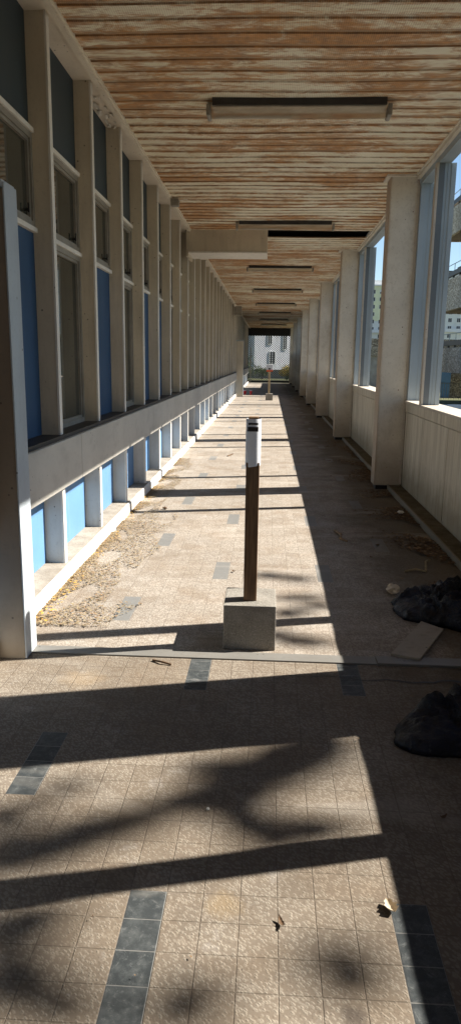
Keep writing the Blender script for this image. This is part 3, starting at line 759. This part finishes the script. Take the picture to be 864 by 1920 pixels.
def litter(name, n, fn, mats, size, label=None, seed=1):
    bm = bmesh.new(); r = random.Random(seed)
    for _ in range(n):
        q = fn(r)
        if q is None: continue
        x, y, mi, k = q; s = r.uniform(.5, 1.25)*size*k; a = r.uniform(0, 6.28); z = .005+r.random()*.012
        el = r.uniform(.35, .8); vs = []
        cz = r.uniform(.1, .6)*s
        for t, rr in ((0, 1), (1.2, .8), (2.5, .85), (3.14, 1), (4.0, .7), (5.2, .9)):
            lx, ly = math.cos(t)*s*rr, math.sin(t)*s*rr*el
            vs.append(bm.verts.new((x+lx*math.cos(a)-ly*math.sin(a), y+lx*math.sin(a)+ly*math.cos(a), z+cz*abs(math.cos(t))*r.uniform(.3, 1))))
        f = bm.faces.new(vs); f.material_index = mi
    return tag(mesh(name, bm, mats), kind='stuff', label=label, cat='litter')
def left_litter(r):
    y = 3.75+abs(r.random()**1.15)*7.0
    d = r.random()**2.2*(.46 if y < 6.8 else .26)*(.7+.5*noise.noise(Vector((y*1.6, 1, 2)))+.3)
    d2 = d
    if noise.noise(Vector((d*6, y*2.2, 4))) < -.12: return None
    return (-1.325+d2, y, (0 if r.random() < .6 else 2), .7 if r.random() < .85 else 1.5)
litter('dry_grass_litter', 30000, left_litter, ['litter_straw', 'litter_yellow', 'litter_mid'], .0085, 'dry straw-coloured litter spread along the left kerb', 2)
def left_yellow(r):
    y = 3.8+r.random()**1.2*5.2
    if noise.noise(Vector((0, y*2.5, 9))) < -.05: return None
    return (-1.325+r.random()**2*.09, y, 0, 1)
litter('yellow_leaf_litter', 380, left_yellow, ['litter_yellow'], .0125, 'yellow fallen leaves in the angle of the left kerb', 3)
def right_litter(r):
    y = r.choice([r.uniform(4.5, 8.3), r.uniform(4.5, 8.3), r.uniform(8.9, 13.7), r.uniform(8.8, 12), r.uniform(14, 34)])
    x = 1.43-abs(r.gauss(0, .17))
    if y > 8.3 and y < 8.9: return None
    if noise.noise(Vector((x*2.2, y*1.5, 3))) < -.08+.2*(1.43-x): return None
    return (x, y, 0 if r.random() < .7 else 1, 1)
litter('leaf_litter', 6500, right_litter, ['litter_dark', 'litter_mid'], .022, 'brown dead leaves piled along the right-hand kerb', 5)
def specks(r):
    return (r.uniform(-1.2, 1.4), 1.3+r.random()**1.5*18, r.randint(0, 1), r.uniform(.3, .8))
litter('floor_crumbs', 150, specks, ['litter_dark', 'litter_mid'], .009, 'scattered crumbs and leaf bits over the tiled floor', 8)

# ---------------------------------------------------------------- rolling grille gate at the far end
g = thing('grille_gate', (.08, Y1, 0), 'dark rolling grille gate of diamond mesh closing the far end', 'gate')
gx0, gx1 = -1.40, 1.50
mesh('shutter_box', B((gx0-.15, gx1+.1, Y1+.02, Y1+.45, 3.02, 3.62)), 'black', g)
for a, b in ((gx0-.15, gx0), (gx1, gx1+.1)): mesh('side_rail', B((a, b, Y1, Y1+.08, 0, 3.5)), 'dark', g)
mesh('bottom_bar', B((gx0, gx1, Y1, Y1+.05, .02, .16)), 'dark', g)
bm = bmesh.new(); cw, chh = .165, .118; z0g, z1g = .16, 3.5
slope = chh/cw
def clipline(cx0, s):
    pts = []
    # line z = z0g + s*slope*(x-cx0)
    xa, xb = cx0, cx0+s*(z1g-z0g)/slope
    lo, hi = min(xa, xb), max(xa, xb); lo2, hi2 = max(lo, gx0), min(hi, gx1)
    if hi2-lo2 < .01: return None
    f = lambda x: z0g+s*slope*(x-cx0)
    return (lo2, f(lo2)), (hi2, f(hi2))
for s in (1, -1):
    c0 = -8.
    while c0 < 8.:
        q = clipline(c0, s)
        if q: cyl(bm, (q[0][0], Y1+.025+s*.006, q[0][1]), (q[1][0], Y1+.025+s*.006, q[1][1]), 0.017, n=5, cap=False)
        c0 += cw
mesh('diamond_mesh', bm, 'dark', g)
mesh('pale_upright', B((-1.25, -1.20, Y1-.06, Y1-.02, .0, 2.3)), 'sill', g)

# ---------------------------------------------------------------- beyond the gate
def leafball(bm, c, r, n, s, rr, mi=0, sq=(1, 1, .8)):
    for _ in range(n):
        d = Vector((rr.gauss(0, 1), rr.gauss(0, 1), rr.gauss(0, 1))).normalized()*(rr.random()**.45)
        p = Vector(c)+Vector((d.x*sq[0], d.y*sq[1], d.z*sq[2]))*r
        q = Vector((rr.gauss(0, 1), rr.gauss(0, 1), rr.gauss(0, 1))).normalized().to_track_quat('Z', 'Y'); k = s*rr.uniform(.6, 1.3)
        vs = [bm.verts.new(p+q @ Vector(v)*k) for v in ((-1, 0, 0), (0, -.45, .1), (1, 0, 0), (0, .45, .1))]
        f = bm.faces.new(vs); f.material_index = mi
def bush(name, c, r, n, mats, label, seed, cat='bush', z0=-.07):
    t = thing(name, (c[0], c[1], z0), label, cat); rr = random.Random(seed)
    bm = bmesh.new()
    for _ in range(6):
        d = Vector((rr.uniform(-.5, .5)*r, rr.uniform(-.5, .5)*r, rr.uniform(.2, .8)*r)); leafball(bm, Vector((c[0], c[1], z0+.2))+d, r*rr.uniform(.4, .65), n//6, .06, rr, rr.choice(range(len(mats))))
    mesh('foliage', bm, mats, t)
    bm = bmesh.new()
    for _ in range(5): cyl(bm, (c[0], c[1], z0-.05), (c[0]+rr.uniform(-.4, .4)*r, c[1]+rr.uniform(-.4, .4)*r, z0+r*.9), .025, .008, n=6)
    mesh('stem', bm, 'bark', t)
bush('bush', (1.35, 56, 0), .95, 1800, ['leaf_y', 'leaf2'], 'yellowing bush seen through the right half of the gate', 4)
bush('bush', (-2.2, 58, 0), 1.6, 2200, ['leaf2'], 'green bush seen through the left edge of the gate', 5)
bush('bush', (-.6, 60, 0), .8, 900, ['leaf2'], 'low dark green bush behind the middle of the gate', 6)
tag(mesh('garden_wall', B((-6, 6, 62, 62.25, -.1, .62), (-6.05, 6.05, 61.96, 62.29, .62, .68)), 'conc'), 'low concrete garden wall behind the bushes beyond the gate', 'wall')

def house():
    t = thing('house', (0, 80, 0), 'white rendered house beyond the grille gate with narrow dark windows', 'house')
    mesh('wall', B((-3.9, 9, 76, 86, -.1, 8.2)), 'render_white', t)
    mesh('side_wing', B((-9, -3.92, 77, 86, -.1, 6.5)), 'render_grey', t)
    mesh('roof', B((-3.9, 9.0, 76.0, 86, 8.202, 8.45), (-9.0, -3.93, 77.0, 86, 6.502, 6.7)), 'roof', t)
    for x0, x1, z0, z1 in ((-2.34, -1.95, 3.1, 3.95), (-2.12, -1.55, 1.1, 2.3), (-.56, -.2, 2.6, 4.3), (1.6, 2.6, 2.9, 4.1), (3.4, 4.6, .3, 1.7), (-2.3, -.95, 5.2, 6.5), (1.1, 2.5, 5.3, 6.6), (4.4, 5.5, 5.3, 6.6), (6.4, 7.6, 2.9, 4.1)):
        w_ = mesh('window', B((x0-.06, x1+.06, 75.93, 75.998, z0-.06, z0), (x0-.06, x1+.06, 75.93, 75.998, z1, z1+.06), (x0-.06, x0, 75.93, 75.998, z0, z1), (x1, x1+.06, 75.93, 75.998, z0, z1), ((x0+x1)/2-.02, (x0+x1)/2+.02, 75.94, 75.995, z0, z1)), 'render_grey', t)
        mesh('glass_pane', B((x0, x1, 75.955, 75.985, z0, z1)), 'win_dark', w_, loc=-Vector(t.location), local=True)
    t.rotation_euler.z = R_(28)
house()

# ---------------------------------------------------------------- parking deck outside on the right
pk = thing('parking_deck', (13, 38, -.6), 'multi-level concrete parking deck with pebbled parapets outside the right windows', 'parking deck')
XK, YA, YB = 9.35, 33.6, 42.0
for z, h, hp in ((1.02, 1.22, 0), (4.22, 1.55, 0), (8.05, 1.30, 0)):
    mesh('deck_slab', B((XK+.16, 26, YA+.1, YB-.02, z, z+.28)), 'deck_soffit', pk)
    p = mesh('parapet', B((XK, XK+.15, YA, YB-3.1, z-.05, z+h), (XK, XK+.15, YB-3.08, YB, z-.05, z+h), (XK+.15, 26, YB-.01, YB+.14, z-.05, z+h*.25), (XK+.15, 26, YA-.01, YA+.1, z-.05, z+h)), 'pebble', pk)
    bm = bmesh.new(); yy = YA+.3
    while yy < YB: box(bm, XK+.02, XK+.12, yy, yy+.1, z+h, z+h+.12); yy += 1.3
    box(bm, XK-.02, XK+.14, YA, YB, z+h+.12, z+h+.36); 
    mesh('guard_rail', bm, 'dark', pk)
    bm = bmesh.new(); yy = YA+.2
    while yy < YB: cyl(bm, (XK+.06, yy, z+h+.36), (XK+.06, yy, z+h+.72), .018, n=6); yy += 1.3
    cyl(bm, (XK+.06, YA, z+h+.72), (XK+.06, YB, z+h+.72), .02, n=6)
    mesh('hand_rail', bm, 'steel_grey', pk)
for x, y, z0, z1 in ((10.4, 38.6, -.62, 1.02), (10.4, 34.6, -.62, 1.02), (10.4, 34.6, 1.3, 4.22), (10.4, 34.6, 4.5, 8.05), (18, 34.6, -.62, 8.05), (18, 40.5, -.62, 1.02), (24, 40.8, -.62, 8.05)):
    bm = bmesh.new(); cyl(bm, (x, y, z0), (x, y, z1), .22, n=20); mesh('column', bm, 'conc', pk, smooth=False)
mesh('back_wall', B((11, 26, 44.6, 44.8, -.62, 1.0)), 'pebble_dark', pk)
mesh('door', B((10.45, 11.0, 44.55, 44.6, -.62, 1.15)), 'bluedoor', pk)
bm = bmesh.new(); xx = 9.6
while xx < 12.2: cyl(bm, (xx, 41.3, -.55), (xx, 41.3, .35), .015, n=5); xx += .14
cyl(bm, (9.6, 41.3, .35), (12.2, 41.3, .35), .02, n=6); mesh('railing', bm, 'alu', pk)
tag(mesh('terrace_edge', B((7.8, 9.9, 31.9, 33.0, -.62, -.38), (7.8, 9.9, 31.8, 31.9, -.62, -.30)), 'render_grey'), 'pale low terrace edge on the ground in front of the parking deck', 'terrace edge')
bm = bmesh.new()
for i in range(12): cyl(bm, (4.6, 14+i*1.2, -.62), (4.6, 14+i*1.2, .30), .02, n=6)
cyl(bm, (4.6, 14, .30), (4.6, 27.2, .30), .025, n=8); cyl(bm, (4.6, 14, -.1), (4.6, 27.2, -.1), .015, n=6)
tag(mesh('yard_railing', bm, 'white_edge'), 'pale steel railing in the yard just outside the right windows', 'railing')

rp = thing('ramp_building', (10, 55, -.6), 'low pebbled concrete ramp building with a dark doorway, between the right pillars', 'building')
mesh('upper_wall', B((5.5, 14, 53, 53.3, 1.85, 3.1), (5.5, 5.8, 53.3, 62, 1.85, 3.1)), 'pebble_dark', rp)
mesh('lower_wall', B((5.5, 7.95, 53.1, 53.3, -.62, 1.85), (9.0, 14, 53.1, 53.3, -.62, 1.85)), 'conc', rp)
mesh('roof', B((5.8, 14, 53.3, 62, 1.9, 2.1)), 'roof', rp)
mesh('door', B((8.0, 8.62, 53.2, 53.26, -.62, 1.6)), 'black', rp); mesh('door_frame', B((7.95, 8.0, 53.1, 53.3, -.62, 1.85), (8.0, 9.0, 53.12, 53.3, 1.6, 1.85)), 'alu', rp)
mesh('blue_door', B((8.64, 9.0, 53.2, 53.25, -.62, 1.6)), 'bluedoor', rp)

def apartments(x0, x1, y, h, label, yellow_from, wx, seed):
    t = thing('apartment_building', ((x0+x1)/2, y+7, -.6), label, 'apartment building')
    mesh('wall', B((x0, x1, y, y+14, -1, yellow_from)), 'render_grey', t)
    mesh('upper_wall', B((x0, x1, y, y+14, yellow_from+.002, h)), 'render_yellow' if seed == 1 else 'render_grey', t)
    mesh('roof', B((x0-.4, x1+.4, y-.4, y+14.4, h, h+.5), (x0+5, x0+9, y+4, y+8, h+.5, h+2.6)), 'roof' if seed != 1 else 'render_grey', t)
    z = 2.; r = random.Random(seed); base = None
    while z < h-2:
        x = x0+1.2
        while x < x1-1.6:
            if r.random() < .92:
                lx, lz = x-t.location.x, z-t.location.z; ly = y-t.location.y
                if base is None:
                    wn = mesh('window', B((0, wx, -.02, -.004, 0, 1.35)), 'win_dark', t, (lx, ly, lz), local=True)
                    fr = mesh('frame', B((wx*.5-.04, wx*.5+.04, -.05, -.022, 0, 1.35), (-.1, wx+.1, -.14, -.022, -.12, 0), (wx, wx+.08, -.05, -.022, 0, 1.43), (-.08, 0, -.05, -.022, 0, 1.43)), 'render_white', wn, local=True)
                    base = (wn, fr)
                else:
                    wn = copy_part(base[0], t, (lx, ly, lz)); fr = copy_part(base[1], wn, (0, 0, 0))
                if r.random() < .25: mesh('blind', B((0, wx*.5-.05, -.045, -.023, .6+r.random()*.4, 1.35)), 'render_white', wn, local=True)
            x += 3.1
        z += 2.75
    bm = bmesh.new(); x = x0+3.6
    while x < x1-1: box(bm, x, x+.25, y-.1, y-.002, 0, h-.3); x += 9.3
    mesh('downpipe', bm, 'render_grey', t)
    bm = bmesh.new(); z = 12.2; box(bm, x0, x1, y-1.2, y-.15, z, z+.15); box(bm, x0, x1, y-1.25, y-1.18, z+.15, z+1.2)
    mesh('balcony', bm, 'render_white', t)
apartments(34, 55, 285, 29.5, 'far apartment block with pale yellow upper floors, seen between pillars', 16.6, 1.3, 1)
apartments(63, 86, 270, 33, 'far white apartment block seen under the parking deck', 20, 1.2, 2)

# ---------------------------------------------------------------- tree outside the right windows; its branch tips shade the near floor
def tree():
    rr = random.Random(21)
    t = thing('tree', (14.2, 6.4, -.62), 'leafy tree outside the right side, dappling the near floor with its shadow', 'tree')
    bm = bmesh.new(); crown = []
    cyl(bm, (14.2, 6.4, -.65), (14.0, 6.3, 5.5), .26, .19, n=12, cap=False); cyl(bm, (14.0, 6.3, 5.5), (14.1, 6.2, 9.5), .19, .12, n=10, cap=False); cyl(bm, (14.1, 6.2, 9.5), (14.0, 6.3, 10.6), .12, .05, n=8)
    tips = []
    # floor spots (x, y, radius, leaves) whose sun rays the outer branches cross at t metres along x
    spots = [(.24, 2.60, .09, 200), (.17, 2.52, .11, 230), (.08, 2.46, .10, 190), (.0, 2.38, .10, 150), (-.07, 2.28, .10, 130), (0.240, 2.578, 0.081, 209), (0.152, 2.493, 0.081, 171), (0.048, 2.394, 0.092, 152), (-0.058, 2.301, 0.103, 171), (-0.110, 2.202, 0.092, 133), (-0.201, 2.393, 0.070, 22), (-0.023, 2.091, 0.070, 60), (0.064, 2.030, 0.070, 70), (0.187, 2.065, 0.060, 40), (0.238, 2.056, 0.050, 20), (-0.285, 2.189, 0.070, 22), (-0.426, 2.048, 0.080, 28), (-0.538, 1.999, 0.080, 35), (-0.668, 1.913, 0.090, 60), (-0.759, 1.882, 0.100, 90), (-0.841, 2.059, 0.080, 35), (-0.689, 2.221, 0.070, 14), (-0.640, 1.595, 0.090, 60), (-0.581, 1.636, 0.060, 30), (-0.614, 1.445, 0.090, 75), (-0.539, 1.419, 0.070, 45), (-0.432, 1.368, 0.070, 37), (-0.134, 1.417, 0.060, 26), (-0.182, 1.385, 0.060, 22), (0.223, 1.550, 0.060, 33), (0.258, 1.504, 0.060, 33), (0.190, 1.484, 0.050, 13), (-0.454, 2.930, 0.060, 4), (0.228, 4.392, 0.100, 24), (0.356, 4.251, 0.080, 18), (0.151, 4.088, 0.080, 37), (0.083, 3.741, 0.060, 60), (0.155, 3.670, 0.070, 70), (0.285, 3.644, 0.060, 30), (0.020, 4.836, 0.090, 25), (0.244, 4.795, 0.090, 18)]
    for x, y, r, n in spots:
        r *= 1.15; n = int(n*2.3)
        k = rr.uniform(11.3, 12.7); c = Vector((x, y, 0))+SUN*k; crown.append((c, r, n, .045)); tips.append((c, k))
    # main crown, below the rays that reach the windows
    for _ in range(95):
        v = Vector((rr.gauss(0, 1), rr.gauss(0, 1), rr.gauss(0, 1))).normalized()*(3.1*rr.random()**.4)
        c = Vector((15.6+v.x*.8, 6.3+v.y, 7.0+v.z*.95)); crown.append((c, rr.uniform(.45, .8), 210, .085))
        if rr.random() < .5: tips.append((c, 0))
    for c, k in tips:
        s = Vector((14.1, 6.25, rr.uniform(5, 8.5) if k == 0 else rr.uniform(9.0, 10.4)))
        m = (s+c)/2+Vector((0, 0, .25)); cyl(bm, s, m, .035 if k == 0 else .007, .02 if k == 0 else .005, n=5, cap=False); cyl(bm, m, c, .02 if k == 0 else .005, .003, n=5, cap=False)
    mesh('trunk', bm, 'bark', t)
    bm = bmesh.new()
    for c, r, n, s in crown: leafball(bm, c, r, n, s, rr, 0, (1, 1, .8))
    mesh('crown', bm, 'leaf', t)
tree()
